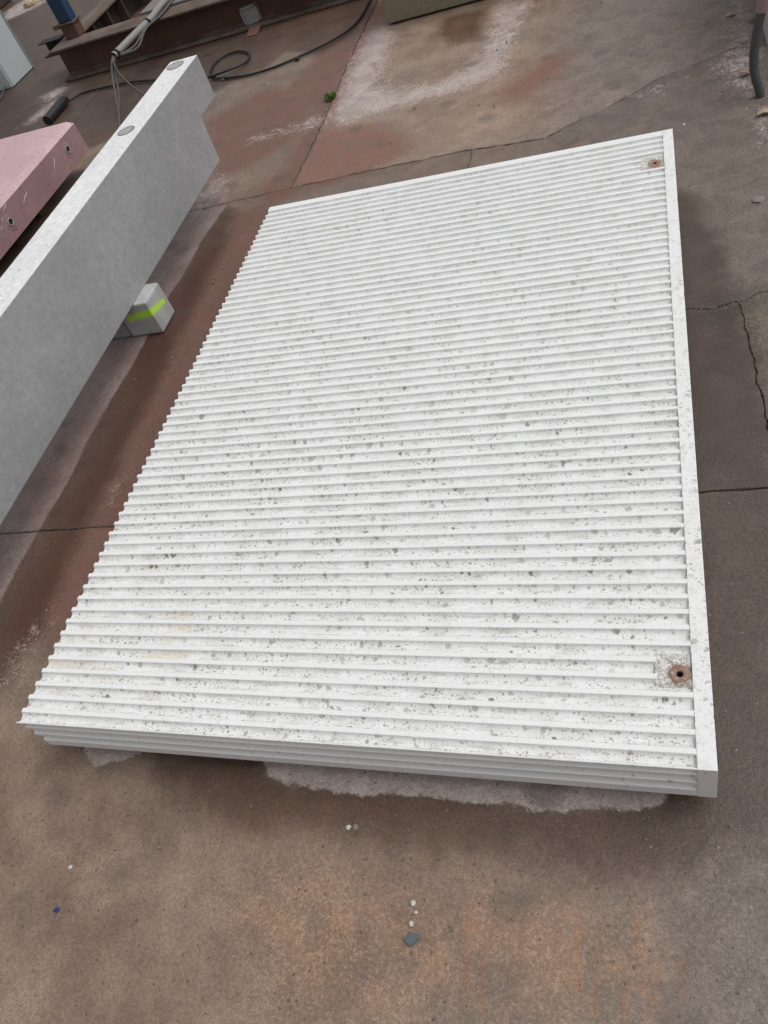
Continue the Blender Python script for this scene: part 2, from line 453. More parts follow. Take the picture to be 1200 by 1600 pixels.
# ------------------------------------------------------------------ ground: stains and darker patches (metres, world x,y)
GROUND_MARK = dict(
    pale_a=[(-1.68,0.05),(-1.64,-0.02),(-1.60,-0.03),(-1.55,-0.02),(-1.50,0.01),(-1.45,0.03),(-1.45,0.07)],
    pale_b=[(-1.10,0.04),(-1.08,-0.00),(-1.04,-0.03),(-0.96,-0.03),(-0.87,-0.04),(-0.81,-0.04),(-0.68,-0.03),(-0.58,-0.03),(-0.52,-0.03),(-0.43,-0.03),(-0.34,-0.04),(-0.29,-0.03),(-0.21,-0.02),(-0.15,-0.02),(-0.11,0.00),(-0.09,0.04)],
    grain_a=[(-1.78,5.19),(-1.87,4.98),(-1.88,4.74),(-1.88,4.46),(-1.86,4.11),(-1.85,3.84),(-1.78,3.68),(-1.69,3.71),(-1.48,3.73),(-1.34,3.76),(-1.12,3.77),(-0.94,3.80),(-0.82,3.85),(-0.80,4.13),(-0.77,4.47),(-0.72,4.81),(-0.95,4.97),(-0.97,4.59),(-0.99,4.24),(-1.08,4.04),(-1.22,3.97),(-1.42,4.01),(-1.53,4.07),(-1.60,4.31),(-1.61,4.54),(-1.59,4.75),(-1.66,4.96)],
    grain_b=[(-2.41,3.75),(-2.32,3.80),(-2.11,3.83),(-1.96,3.88),(-1.90,3.89),(-1.86,3.79),(-1.96,3.74),(-2.18,3.78),(-2.30,3.74)],
    grain_c=[(0.33,4.11),(0.38,4.08),(0.37,3.84),(0.41,3.75),(0.38,3.35),(0.35,3.11),(0.32,3.07),(0.28,3.21),(0.22,3.40),(0.22,3.46),(0.28,3.50),(0.28,3.68),(0.31,3.80)],
    grain_d=[(0.36,2.96),(0.40,2.97),(0.36,2.59),(0.34,2.70)],
    grain_e=[(-2.42,3.41),(-2.34,3.32),(-2.36,3.13),(-2.41,2.92),(-2.47,3.04),(-2.49,3.24)],
    grain_f=[(-7.23,8.50),(-6.98,8.56),(-6.76,8.68),(-6.69,8.82),(-7.42,9.47),(-7.61,9.28)],
    grain_g=[(-4.99,5.57),(-4.81,5.72),(-4.69,5.59),(-4.78,5.38)],
    grain_h=[(-4.71,5.46),(-4.81,5.26),(-4.84,5.03),(-4.75,4.98),(-4.64,5.18)],
    grain_i=[(-2.06,0.52),(-2.01,0.47),(-2.01,0.34),(-2.02,0.23),(-2.02,0.14),(-2.06,0.16),(-2.12,0.26),(-2.11,0.36)],
    grain_j=[(-0.16,3.30),(-0.06,3.34),(0.11,3.41),(0.10,3.36),(-0.04,3.25),(-0.12,3.23)],
    grain_k=[(-2.09,1.03),(-2.06,1.11),(-1.99,1.07),(-1.99,0.93),(-2.03,0.90)],
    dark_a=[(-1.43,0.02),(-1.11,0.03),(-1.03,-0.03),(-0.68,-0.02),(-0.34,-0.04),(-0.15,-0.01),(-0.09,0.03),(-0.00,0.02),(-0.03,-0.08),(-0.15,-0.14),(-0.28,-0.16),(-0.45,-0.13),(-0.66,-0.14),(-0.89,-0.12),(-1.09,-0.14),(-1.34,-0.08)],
    dark_b=[(-0.01,2.41),(0.05,1.89),(0.09,1.67),(0.16,1.59),(0.17,1.28),(0.14,0.88),(0.07,0.79),(0.05,0.40),(0.07,0.24),(0.02,0.03),(-0.01,0.24),(-0.00,1.98)],  # darker ground right of the panel
    dark_c=[(-2.34,3.19),(-2.20,2.95),(-2.12,2.42),(-2.11,1.94),(-2.10,1.44),(-2.06,0.90),(-2.08,0.62),(-2.11,0.36),(-2.13,0.27),(-2.28,0.51),(-2.29,0.82),(-2.29,1.17),(-2.32,1.63),(-2.33,2.21),(-2.34,2.70)],
    dark_d=[(-2.84,5.62),(-2.55,5.17),(-2.16,4.85),(-2.01,5.02),(-1.90,5.38),(-1.96,5.64),(-2.07,5.72),(-2.48,5.69)],  # darker ground in front of the rusty beam
    dark_e=[(-1.33,4.96),(-0.99,4.94),(-0.97,4.41),(-1.21,4.41),(-1.36,4.64)],  # darker patch before the beige block
    red_a=[(-1.84,5.57),(-1.83,4.91),(-1.88,4.46),(-1.80,3.76),(-1.81,3.33),(-1.84,3.02),(-1.97,2.94),(-2.09,3.11),(-1.96,3.32),(-1.96,3.75),(-1.94,3.98),(-2.29,4.31),(-2.20,4.63),(-1.96,5.19)],
    red_b=[(-2.80,4.19),(-2.43,4.47),(-2.14,4.24),(-1.96,3.75),(-2.15,3.53),(-2.40,3.41)],
    red_c=[(-2.24,2.45),(-2.05,2.85),(-1.93,2.58),(-2.00,2.10),(-2.07,1.76),(-2.10,1.44),(-2.22,1.78)],
    red_d=[(-0.89,3.64),(-0.58,4.01),(-0.44,4.02),(-0.49,3.66),(-0.73,3.43)],
    red_e=[(-1.94,3.67),(-1.44,3.53),(-1.25,3.25),(-1.49,3.09),(-1.78,3.06)],
    red_f=[(-2.41,1.90),(-2.34,1.93),(-2.36,1.18),(-2.39,0.73),(-2.44,0.77),(-2.43,1.26)],
    orange_a=[(-0.61,-0.25),(-0.47,-0.20),(-0.15,-0.23),(-0.09,-0.40),(-0.60,-0.48),(-0.64,-0.38)],
    orange_b=[(-0.68,2.85),(-0.40,2.97),(-0.10,2.99),(-0.40,2.94),(-0.57,2.90)],
    gravel=[(0.18,1.58),(0.27,1.66),(0.24,1.36),(0.19,1.36)],
    olive=[(0.04,1.71),(0.17,1.77),(0.28,1.76),(0.27,1.63),(0.18,1.57),(0.08,1.60)],
)
STREAK = [(-0.281,-0.236,-0.272,-0.373),(-0.162,-0.230,-0.154,-0.361),(-0.469,-0.316,-0.458,-0.439),(-0.510,-0.240,-0.493,-0.400),(-0.391,-0.281,-0.385,-0.396),(-0.242,-0.296,-0.238,-0.416),(-0.122,-0.291,-0.134,-0.410),(-0.185,-0.349,-0.184,-0.418),(-0.082,-0.297,-0.083,-0.361)]
# dry ground under the panel and under the long beam
GROUND_MARK['pale_a'] += [(-1.40, .30), (-1.70, .30)]
GROUND_MARK['pale_b'] += [(-.10, .30), (-1.05, .30)]
GROUND_MARK['strip'] = [(-2.30, 3.25), (-2.25, 3.02), (-2.287, 2.71), (-2.284, 2.38), (-2.30, 2.29), (-2.281, 1.75), (-2.298, 1.49), (-2.299, 1.27), (-2.279, 1.07), (-2.289, .88), (-2.291, .675), (-2.281, .51), (-2.28, 0), (-2.8, 0), (-2.8, 3.36)]
GROUND_MARK['dark_c'] = [(-2.30, 3.05), (-2.16, 2.9), (-2.12, 2.0), (-2.12, 1.2), (-2.09, .8), (-2.07, .4), (-2.1, .15), (-2.30, .15)]

GROUND_MARK['dark_g'] = [(-.02, -.05), (.17, -.02), (.20, .5), (.21, 1.0), (.19, 1.4), (.16, 1.62), (.12, 2.0), (.06, 2.35), (-.1, 2.4), (-.1, 0)]  # darker ground along the panel's right side
GROUND_MARK['orange_c'] = [(-1.05, -.12), (-.45, -.12), (-.10, -.16), (-.02, -.5), (-.9, -.6), (-1.2, -.35)]
GROUND_MARK['red_g'] = [(-2.22, .35), (-1.82, .25), (-1.78, 2.4), (-1.9, 2.98), (-2.22, 2.98)]
GROUND_MARK['dark_f'] = [(-9, 4.4), (-3.9, 4.2), (-2.6, 4.9), (-2.3, 5.5), (-1.95, 5.75), (-1.95, 12), (-9, 12)]  # darker ground around the steel frame
def sdf(poly, X, Y):
    d = np.full(X.shape, 1e9); inside = np.zeros(X.shape, bool)
    n = len(poly)
    for i in range(n):
        x0, y0 = poly[i]; x1, y1 = poly[(i + 1) % n]
        ex, ey = x1 - x0, y1 - y0; wx, wy = X - x0, Y - y0
        t = np.clip((wx * ex + wy * ey) / (ex * ex + ey * ey + 1e-12), 0, 1)
        d = np.minimum(d, np.hypot(wx - ex * t, wy - ey * t))
        c = ((y0 > Y) != (y1 > Y))
        with np.errstate(divide='ignore', invalid='ignore'):
            xi = x0 + (Y - y0) * ex / (ey if ey != 0 else 1e-12)
        inside ^= (c & (X < xi))
    return np.where(inside, d, -d)

FAINT = dict(orange_c=.10, red_g=.07, grain_i=.045, grain_k=.06, dark_e=.06, red_d=.07, grain_j=.03)      # fainter marks
def fields(X, Y):
    F = {}
    for key in ('pale', 'grain', 'dark', 'red', 'orange', 'gravel', 'olive', 'strip'):
        v = np.full(X.shape, -.6)
        for k, p in GROUND_MARK.items():
            if k == key or k.startswith(key + '_'): v = np.maximum(v, sdf(p, X, Y) - FAINT.get(k, 0))
        F[key] = v
    F['grey'] = np.clip(np.maximum(X + .10 + .32 * np.clip((Y + .1) / .6, 0, 1) + .10 * np.clip(Y, 0, 2), np.minimum(-2.6 - X, Y - 4.3) * .5), -1, 1)
    s = np.full(X.shape, -.3)
    for x0, y0, x1, y1 in STREAK:
        ex, ey = x1 - x0, y1 - y0
        t = np.clip(((X - x0) * ex + (Y - y0) * ey) / (ex * ex + ey * ey), 0, 1)
        s = np.maximum(s, .0030 - np.hypot(X - x0 - ex * t, Y - y0 - ey * t))
    F['streak'] = s
    return F

# ------------------------------------------------------------------ ground: slabs between joints and cracks
base = MB()
base.add([(-60, -60, -.010), (60, -60, -.010), (60, 60, -.010), (-60, 60, -.010)], [(0, 1, 2, 3)])
ground = base.build("ground", M['soil'], fix=False)
ground['kind'] = 'structure'

rj = random.Random(3)
def line(pts, w, jit=.004, step=.04, w1=None):
    """polyline of (x, y, halfgap), broken into short uneven pieces; first and last points exact"""
    out = []
    tot = sum(math.dist(pts[i], pts[i+1]) for i in range(len(pts)-1)); acc = 0
    for i in range(len(pts) - 1):
        a, b = pts[i], pts[i+1]; L = math.dist(a, b)
        far = max(abs(a[0] + 2), abs(b[0] + 2)) > 5.5 or max(a[1], b[1]) > 8 or min(a[1], b[1]) < -1.5
        n = max(1, int(L / (step if not far else .4)))
        for k in range(n):
            t = k / n; f = (acc + L * t) / tot
            ww = w + ((w1 if w1 is not None else w) - w) * f
            j = 0 if (k == 0 and i == 0) else jit
            out.append((a[0] + (b[0]-a[0])*t + rj.uniform(-j, j), a[1] + (b[1]-a[1])*t + rj.uniform(-j, j), max(.0006, ww * rj.uniform(.55, 1.4))))
        acc += L
    e = pts[-1]; out.append((e[0], e[1], w if w1 is None else w1))
    return out
n1, n2, n3, n4, n5 = (.212, .874), (.172, 1.683), (-.9, 1.665), (-.9, .855), (-.9, 3.095)
n6, n7, n8, n9, n10 = (-4.21, 3.03), (-1.885, 3.075), (-.55, 3.06), (-1.9, 5.43), (-4.27, 5.53)
W_, E_ = -14, 8
LN = dict(
    h1a=line([(W_, .78), (-2.47, .82), (-2.0, .83), n4], .0022, .003),
    h1b=line([n4, (.0, .868), n1], .0018, .003),
    v5a=line([(.23, -6), n1], .005, .004),
    v5b=line([n1, (.206, 1.12), (.192, 1.39), (.18, 1.58), n2], .0015, .006, .025),
    h4a=line([n3, (.0, 1.67), (.09, 1.668), n2], .0022, .010, .025),
    h4b=line([n2, (.26, 1.712), (E_, 1.8)], .0022, .016, .025),
    v9a=line([n4, n3], .003), v9b=line([n3, n5], .0009),
    h2a=line([(W_, 2.95), n6], .003), h2b=line([n6, (-2.47, 3.04), (-2.32, 3.055), n7], .003, .004),
    h2c=line([n7, (-1.49, 3.09), (-1.02, 3.10), n5], .004, .008), h2d=line([n5, (-.72, 3.085), n8], .004, .008),
    crack=line([n8, (-.41, 3.16), (-.27, 3.24), (-.12, 3.34), (-.06, 3.41), (.06, 3.46)], .004, .008, .03, .0007),
    crack2=line([(.06, 3.46), (.6, 3.7), (E_, 7.2)], .0006, .004),
    v1=line([n7, (-1.872, 3.43), (-1.875, 3.87), (-1.9, 4.6), n9], .0035, .006), v1b=line([n9, (-1.95, 16)], .003),
    v7=line([n6, (-4.21, 4.81), (-4.25, 5.24), n10], .006, .004), v7b=line([n10, (-4.3, 16)], .004),
    h6a=line([(W_, 5.1), (-5.06, 5.34), (-4.59, 5.46), n10], .004), h6b=line([n10, (-3.32, 5.46), (-2.73, 5.45), n9], .003),
)
def loop(*segs):
    out = []
    for s in segs:
        if isinstance(s, tuple): out.append((s[0], s[1], .002)); continue
        rev = s.startswith('-'); L = LN[s.lstrip('-')]
        L = L[::-1] if rev else L
        out += L[:-1] if True else L
    return out
SLABS = [
    loop((W_, -6), 'v5a', '-h1b', '-h1a', (W_, .78)),
    loop('h1a', 'v9a', 'v9b', '-h2c', '-h2b', '-h2a', (W_, 2.95)),
    loop('h1b', 'v5b', '-h4a', '-v9a'),
    loop('h4a', 'h4b', (E_, 1.8), '-crack2', '-crack', '-h2d', '-v9b'),
    loop('-v5b', '-v5a', (.23, -6), (E_, -6), '-h4b'),
    loop('h2c', 'h2d', 'crack', 'crack2', (E_, 7.2), (E_, 16), '-v1b', '-v1'),
    loop('h2b', 'v1', '-h6b', '-v7'),
    loop('h6b', 'v1b', (-1.95, 16), '-v7b'),
    loop('h2a', 'v7', '-h6a', (W_, 5.1)),
    loop('h6a', 'v7b', (-4.3, 16), (W_, 16)),
]
def build_slab(pts, tone):
    cl = []
    for p in pts:
        if not cl or math.dist(p[:2], cl[-1][:2]) > 1e-4: cl.append(p)
    if math.dist(cl[0][:2], cl[-1][:2]) < 1e-4: cl.pop()
    A = sum(cl[i][0]*cl[(i+1) % len(cl)][1] - cl[(i+1) % len(cl)][0]*cl[i][1] for i in range(len(cl)))
    if A < 0: cl = cl[::-1]
    n = len(cl); lip = []; top = []
    for i in range(n):
        a, b, c = cl[i-1], cl[i], cl[(i+1) % n]
        t1 = Vector((b[0]-a[0], b[1]-a[1])).normalized(); t2 = Vector((c[0]-b[0], c[1]-b[1])).normalized()
        nn = Vector((-(t1.y + t2.y), t1.x + t2.x))
        nn = nn.normalized() if nn.length > 1e-6 else Vector((-t1.y, t1.x))
        w = b[2]; q = Vector(b[:2])
        lip.append(q + nn * w); top.append(q + nn * (w + min(.007, w * 1.3) * rj.uniform(.4, 1.5)))
    xs = [p.x for p in top]; ys = [p.y for p in top]
    co = list(top); edges = [(i, (i+1) % n) for i in range(n)]
    def grid(x0, x1, y0, y1, h, skip=None):
        x0, x1, y0, y1 = max(x0, min(xs)), min(x1, max(xs)), max(y0, min(ys)), min(y1, max(ys))
        if x1 <= x0 or y1 <= y0: return
        X, Y = np.meshgrid(np.arange(x0 + h*.37, x1, h), np.arange(y0 + h*.41, y1, h))
        X = X.ravel(); Y = Y.ravel()
        if skip is not None:
            k = ~((X > skip[0]) & (X < skip[1]) & (Y > skip[2]) & (Y < skip[3])); X, Y = X[k], Y[k]
        s = sdf([(p.x, p.y) for p in top], X, Y); k = s > min(.012, h * .4)
        co.extend(Vector((float(a), float(b))) for a, b in zip(X[k], Y[k]))
    FB = (-7.5, 1.2, -1.0, 9.0); SB = (-.62, -.03, -.5, -.2)
    grid(W_, E_, -6, 16, .8, FB)
    grid(*FB, .06, SB)
    if min(ys) < -1: grid(*SB, .008)
    v, e, f, *_ = delaunay_2d_cdt(co, edges, [], 1, 1e-6)
    V = np.array([(p.x, p.y) for p in v]); m = len(V)
    # slow undulation of the slab top
    Z = [.0035 * mnoise.noise((x * 1.3, y * 1.3, 0)) + .0015 * mnoise.noise((x * 6, y * 6, 3)) - .003 for x, y in V]
    verts = [(x, y, z) for (x, y), z in zip(V, Z)]
    faces = [tuple(q) for q in f]
    # rim: first n output verts are the boundary
    lowr = len(verts); verts += [(p.x, p.y, -.007 * rj.uniform(.5, 1.2)) for p in lip]
    botr = len(verts); verts += [(p.x, p.y, -.045) for p in lip]
    for i in range(n):
        j = (i + 1) % n
        faces.append((i, lowr + i, lowr + j, j)); faces.append((lowr + i, botr + i, botr + j, lowr + j))
    me = bpy.data.meshes.new("slab"); me.from_pydata(verts, [], faces); me.update()
    bm = bmesh.new(); bm.from_mesh(me); bmesh.ops.recalc_face_normals(bm, faces=bm.faces)
    up = sum(fc.normal.z * fc.calc_area() for fc in bm.faces)
    if up < 0: bmesh.ops.reverse_faces(bm, faces=bm.faces)
    bm.to_mesh(me); bm.free()
    P = np.zeros(len(me.vertices) * 3); me.vertices.foreach_get('co', P); P = P.reshape(-1, 3)
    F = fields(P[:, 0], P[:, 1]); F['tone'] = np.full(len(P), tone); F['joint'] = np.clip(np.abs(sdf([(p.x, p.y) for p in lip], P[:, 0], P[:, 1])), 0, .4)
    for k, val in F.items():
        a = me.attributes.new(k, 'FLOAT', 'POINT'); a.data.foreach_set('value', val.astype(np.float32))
    me.polygons.foreach_set('use_smooth', [True] * len(me.polygons))
    me.set_sharp_from_angle(angle=math.radians(12))
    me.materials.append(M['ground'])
    o = bpy.data.objects.new("slab", me); COL.objects.link(o); o.parent = ground
    return o
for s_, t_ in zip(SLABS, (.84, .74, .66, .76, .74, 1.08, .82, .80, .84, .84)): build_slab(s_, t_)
# ------------------------------------------------------------------ the ribbed white panel
ZT, PW, PL, PH, PITCH = .2061, 1.736, 2.508, .146, .04
BW, FWID, RWID, DEP, ROOT = .037, .0272, .0128, .0125, -.045
panel = empty("ribbed_panel", "large white ribbed concrete panel lying flat in the middle of the yard", "concrete panel", (0, 0, ZT))

def flute(y0, y1, depth, n=12, half=0):
    """groove section from y0 to y1; half -1 first half, +1 second half"""
    c, a = (y0 + y1) / 2, (y1 - y0) / 2; out = []
    for i in range(n + 1):
        w = math.pi * i / n
        cx = -math.cos(w); sx = math.sin(w)
        y = c + a * math.copysign(abs(cx) ** .95, cx); z = -depth * sx ** .95
        if half < 0 and i > n // 2: continue
        if half > 0 and i < n // 2: continue
        out.append((y, z))
    return out
def ridge_y(k): return (.77 + k) * PITCH         # near edge of ridge k = far lip of groove k
rr = random.Random(11)
CH = .0011
def rib_profile(k):
    y0 = ridge_y(k); y1 = y0 + RWID if k < 61 else PL
    pts = flute(y0 - FWID, y0, DEP, half=1)
    pts = pts[:-1] + [(y0, -CH), (y0 + CH, 0)]
    if k < 61:
        pts += [(y1 - CH, 0), (y1, -CH)] + flute(y1, y1 + FWID, DEP, half=-1)[1:]
    else:
        pts += [(PL - .002, 0), (PL, -.002)]
    ya, yb = pts[0][0], pts[-1][0]
    return [(yb, ROOT), (yb, pts[-1][1])][:1] + pts[::-1] + [(ya, ROOT)]
def prism_ends(prof, xl, xr, segs=40):
    """long bar along X, its arrises a little wavy and chipped here and there"""
    mb = MB(); n = len(prof); xs = [xl] + sorted(rr.uniform(xl, xr) for _ in range(segs)) + [xr]
    for i, x in enumerate(xs):
        for (y, z) in prof:
            if z > ROOT + .001 and -.004 < z and .003 < y < PL - .003:
                y += .0005 * mnoise.noise((x * 3, y * 40, 1)); z += .0004 * mnoise.noise((x * 2.5, y * 90, 7)) - .0004
                if z > -.0025 and rr.random() < .025: z -= rr.uniform(.0006, .0022)
            mb.v.append((x, y, z))
    for i in range(len(xs) - 1):
        for k in range(n):
            k2 = (k + 1) % n
            mb.f.append((i * n + k, i * n + k2, (i + 1) * n + k2, (i + 1) * n + k))
    mb.f.append(tuple(range(n - 1, -1, -1))); mb.f.append(tuple((len(xs) - 1) * n + k for k in range(n)))
    return mb
pockets = [(-.107, (4, 5), (-.061, .206)), (-.114, (56, 57), (-.069, 2.287))]
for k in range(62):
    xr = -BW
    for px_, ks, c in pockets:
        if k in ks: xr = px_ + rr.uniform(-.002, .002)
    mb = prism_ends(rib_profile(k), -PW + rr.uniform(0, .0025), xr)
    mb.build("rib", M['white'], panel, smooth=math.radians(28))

# front edge: corner rib and three lower ribs, sections in (y, z)
def front_flute(z0, z1, depth, half=0):
    return [(-z_, -y_) for y_, z_ in []] or [(-zz, -yy) for yy, zz in flute(-z0, -z1, depth, half=half)]
f0a, f0b = ridge_y(0) - FWID, ridge_y(0)
fz = [(-.0055, -.0280), (-.0400, -.0690), (-.0810, -.1100)]
def inner(p): return p
corner = flute(f0a, f0b, DEP, half=-1)[::-1]                       # groove centre -> lip
corner = corner[:-1] + [(f0a, -CH), (f0a - CH, 0), (.0012, 0), (0, -.0012), (0, fz[0][0] + CH)] + front_flute(*fz[0], .011, half=-1)
YB = ridge_y(0) - FWID / 2
pieces = [corner + [(YB, corner[-1][1])]]
for i in range(3):
    a = front_flute(*fz[i], .011, half=1)
    zb = fz[i][1]
    if i < 2:
        b = [(0, zb - CH * .2)] + [(0, fz[i+1][0] + CH * .2)] + front_flute(*fz[i+1], .011, half=-1)[1:]
    else:
        b = [(0, zb - .001), (0, -PH + .004), (.004, -PH)]
    pts = a[:-1] + b
    pieces.append(pts + [(YB, pts[-1][1]), (YB, pts[0][1])])
for i, pr_ in enumerate(pieces):
    mb = prism_ends(pr_, -PW + (.002 if i == 0 else rr.uniform(.009, .014)), -BW)
    mb.build("rib", M['white'] if i == 0 else M['white_front'], panel, smooth=math.radians(28))

mb = MB(); mb.box(-PW + .016, -BW, YB, PL - .003, -PH, ROOT + .004)
mb.build("slab_core", M['white_front'], panel)
# right hand border, slightly worn arris
mb = MB(); mb.box(-BW, 0, 0, PL, -PH, 0)
bo = mb.build("border", [M['white_border'], M['white_front']], panel)
bm = bmesh.new(); bm.from_mesh(bo.data)
bmesh.ops.subdivide_edges(bm, edges=[e for e in bm.edges if abs((e.verts[0].co - e.verts[1].co).y) > 1], cuts=240)
bmesh.ops.bevel(bm, geom=[e for e in bm.edges if e.calc_face_angle(0) > 1], offset=.0016, segments=2, profile=.6, affect='EDGES')
for v in bm.verts:
    c = v.co
    if c.x < -BW + .004 and c.z > -.004: c.x += rr.uniform(-.0004, .0010)
    if c.x > -.004 and c.z > -.004:
        q = mnoise.noise((c.y * 30, 1, 1)); c.z -= max(0, q - .35) * .006; c.x -= max(0, q - .35) * .006
for fc in bm.faces:
    if fc.normal.y < -.5: fc.material_index = 1
bm.to_mesh(bo.data); bm.free()

for x_l, ks, (cx, cy) in pockets:
    ya = ridge_y(ks[0]) - FWID / 2; yb = ridge_y(ks[1]) + RWID + FWID / 2
    hr = .0068; N, RN = 72, 16
    mb = MB(); vs = []
    for r_ in range(RN + 1):
        for a_ in range(N):
            w = 2 * math.pi * a_ / N; dx, dy = math.cos(w), math.sin(w)
            tx = ((-BW - cx) / dx) if dx > 1e-6 else ((x_l - .003 - cx) / dx if dx < -1e-6 else 1e9)
            ty = ((yb - cy) / dy) if dy > 1e-6 else ((ya - cy) / dy if dy < -1e-6 else 1e9)
            T = min(tx, ty); f_ = (r_ / RN); d = hr + (T - hr) * f_ ** .8
            x, y = cx + dx * d, cy + dy * d
            e = min(y - ya, yb - y)
            h = -.0050 if .007 < e else -.0050 - .0078 * (1 - max(e, 0) / .007)
            rim = max(0, 1 - abs(d - .026) / .010)
            h += .0040 * mnoise.noise((x * 110, y * 110, cx)) + .0030 * mnoise.noise((x * 420, y * 420, 2)) - .0022 * rim
            if r_ == 0: h = -.012
            vs.append((x, y, min(h, -.0008)))
    fs = [(r_ * N + a_, r_ * N + (a_ + 1) % N, (r_ + 1) * N + (a_ + 1) % N, (r_ + 1) * N + a_) for r_ in range(RN) for a_ in range(N)]
    mb.add(vs, fs)
    po = mb.build("pocket", M['pocket'], panel, fix=True)
    at_ = po.data.attributes.new('bleed', 'FLOAT', 'POINT')
    for i_, v_ in enumerate(po.data.vertices): at_.data[i_].value = math.hypot(v_.co.x - cx, v_.co.y - cy)
    mb = MB(); vs = []                                             # washer: raised copper coloured dish round the hole
    prof = [(hr, -.040), (hr, -.0060), (hr + .0008, -.0050), (.011, -.0046), (.0155, -.0042), (.0195, -.0048), (.0225, -.0095)]
    for i, (r_, z_) in enumerate(prof):
        for a_ in range(40):
            w = 2 * math.pi * a_ / 40
            q = r_ * (1 + (.16 * mnoise.noise((math.cos(w) * 1.1, math.sin(w) * 1.1, cy)) + .06 * mnoise.noise((math.cos(w) * 5, math.sin(w) * 5, cy)) if i > 3 else 0))
            vs.append((cx + math.cos(w) * q, cy + math.sin(w) * q, z_ + (.0012 * mnoise.noise((math.cos(w) * q * 300, math.sin(w) * q * 300, 5)) if i > 2 else 0)))
    fs = [(i * 40 + a_, i * 40 + (a_ + 1) % 40, (i + 1) * 40 + (a_ + 1) % 40, (i + 1) * 40 + a_) for i in range(len(prof) - 1) for a_ in range(40)]
    mb.add(vs, fs)
    wsh = mb.build("washer", M['copper'], po, smooth=1.0)
    mb = MB(); mb.tube([(cx, cy, -.006), (cx, cy, -.042)], hr - .0006, 24, caps=False)
    mb.build("socket_bore", M['hole'], po, fix=False)

for y_ in (.45, 2.05):
    mb = MB(); mb.box(-1.66, -.14, y_ - .04, y_ + .04, -.004, ZT - PH)
    o = mb.build("timber_bearer", M['timber'], bevel=.004)
    tag(o, "dark timber bearer under the %s end of the white ribbed panel" % ("near" if y_ < 1 else "far"), "timber", "bearers under the ribbed panel")

# ------------------------------------------------------------------ long grey beam with a stepped end
XF, XB, BZ0, BZ1 = -2.265, -2.430, .167, .606
beam = empty("concrete_beam", "long pale grey concrete beam with stepped end, standing on small blocks", "concrete beam", (0, 0, 0))
mb = MB()
mb.prism_x([(-.75, BZ0), (3.195, BZ0), (3.213, .395), (3.445, .395), (3.447, BZ1), (-.75, BZ1)], XB, XF)
bo = mb.build("body", [M['beam'], M['beam_top']], beam, bevel=.0035, seg=2)
for p in bo.data.polygons:
    if p.normal.z > .9 and p.center.z > .6: p.material_index = 1
for (x_, y_, r_) in ((-2.368, 3.372, .045), (-2.358, 2.686, .040)):
    mb = MB(); mb.disc((x_, y_, BZ1 - .004), r_, .0055, 32, irr=.03)
    po = mb.build("lifting_plug", M['plug'], beam)
    mb = MB(); mb.tube([(x_ + math.cos(w) * (r_ + .001), y_ + math.sin(w) * (r_ + .001), BZ1 + .0002) for w in [2 * math.pi * i / 32 for i in range(33)]], .0022, 6); mb.build("rim_gap", M['soil'], po)

mb = MB(); mb.box(-2.372, -2.2, 1.952, 2.106, 0, BZ0)
o = mb.build("support_block", M['block'], bevel=.010, seg=2)
tag(o, "small grey concrete block sprayed with a fluorescent green line, under the long beam", "concrete block", "blocks under the long beam")
mb = MB(); mb.box(-2.560, -2.378, 1.955, 2.105, 0, BZ0)
o = mb.build("support_block", M['block_plain'], bevel=.008, seg=2)
tag(o, "unpainted grey block behind the green-sprayed block, mostly hidden by the long beam", "concrete block", "blocks under the long beam")
mb = MB(); mb.box(-2.55, -2.22, -.30, -.14, 0, BZ0)
o = mb.build("support_block", M['block_plain'], bevel=.008, seg=2)
tag(o, "grey block carrying the near end of the long beam beyond the picture edge", "concrete block", "blocks under the long beam")

# ------------------------------------------------------------------ pink slab
PX, PY, PZ0, PZ1 = -3.56, 3.945, .10, .303
pink = empty("pink_slab", "thick pink concrete slab with two round sockets in its side, behind the beam", "concrete slab")
mb = MB(); mb.box(-5.3, PX, .9, PY, PZ0, PZ1)
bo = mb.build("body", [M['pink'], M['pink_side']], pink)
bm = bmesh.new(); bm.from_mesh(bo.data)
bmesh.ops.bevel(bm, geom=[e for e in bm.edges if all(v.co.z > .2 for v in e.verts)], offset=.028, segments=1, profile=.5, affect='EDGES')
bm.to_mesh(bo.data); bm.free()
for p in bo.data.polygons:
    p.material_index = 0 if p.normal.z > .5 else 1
for (y_, z_) in ((3.747, .205), (2.955, .190)):
    mb = MB()
    for (r0, r1, x0, x1) in ((.043, .040, 0, .0015), (.040, .030, .0015, .0030), (.030, .018, .0030, -.0 + .0045)):
        vs = []
        for a_ in range(28):
            w = 2 * math.pi * a_ / 28
            vs.append((PX + x0, y_ + math.cos(w) * r0, z_ - .006 * (r0 > .035) + math.sin(w) * r0 * 1.15))
        for a_ in range(28):
            w = 2 * math.pi * a_ / 28
            vs.append((PX + x1, y_ + math.cos(w) * r1, z_ - .006 * (r1 > .035) + math.sin(w) * r1 * 1.15))
        mb.add(vs, [(a_, (a_ + 1) % 28, 28 + (a_ + 1) % 28, 28 + a_) for a_ in range(28)])
    so = mb.build("socket", M['pink_side'], pink, smooth=.6)
    mb = MB(); mb.disc((PX + .0005, y_, z_), .019, .0030, 24, axis='x'); mb.build("bore_shade_disc", M['black'], so)  # flat black disc, painted shade in place of a real hole
    mb = MB(); mb.tube([(PX + .002 + .004, y_ + math.cos(w) * .020, z_ + math.sin(w) * .020) for w in [2 * math.pi * i / 20 for i in range(21)]], .003, 6); mb.build("rim", M['grey_box'], so)
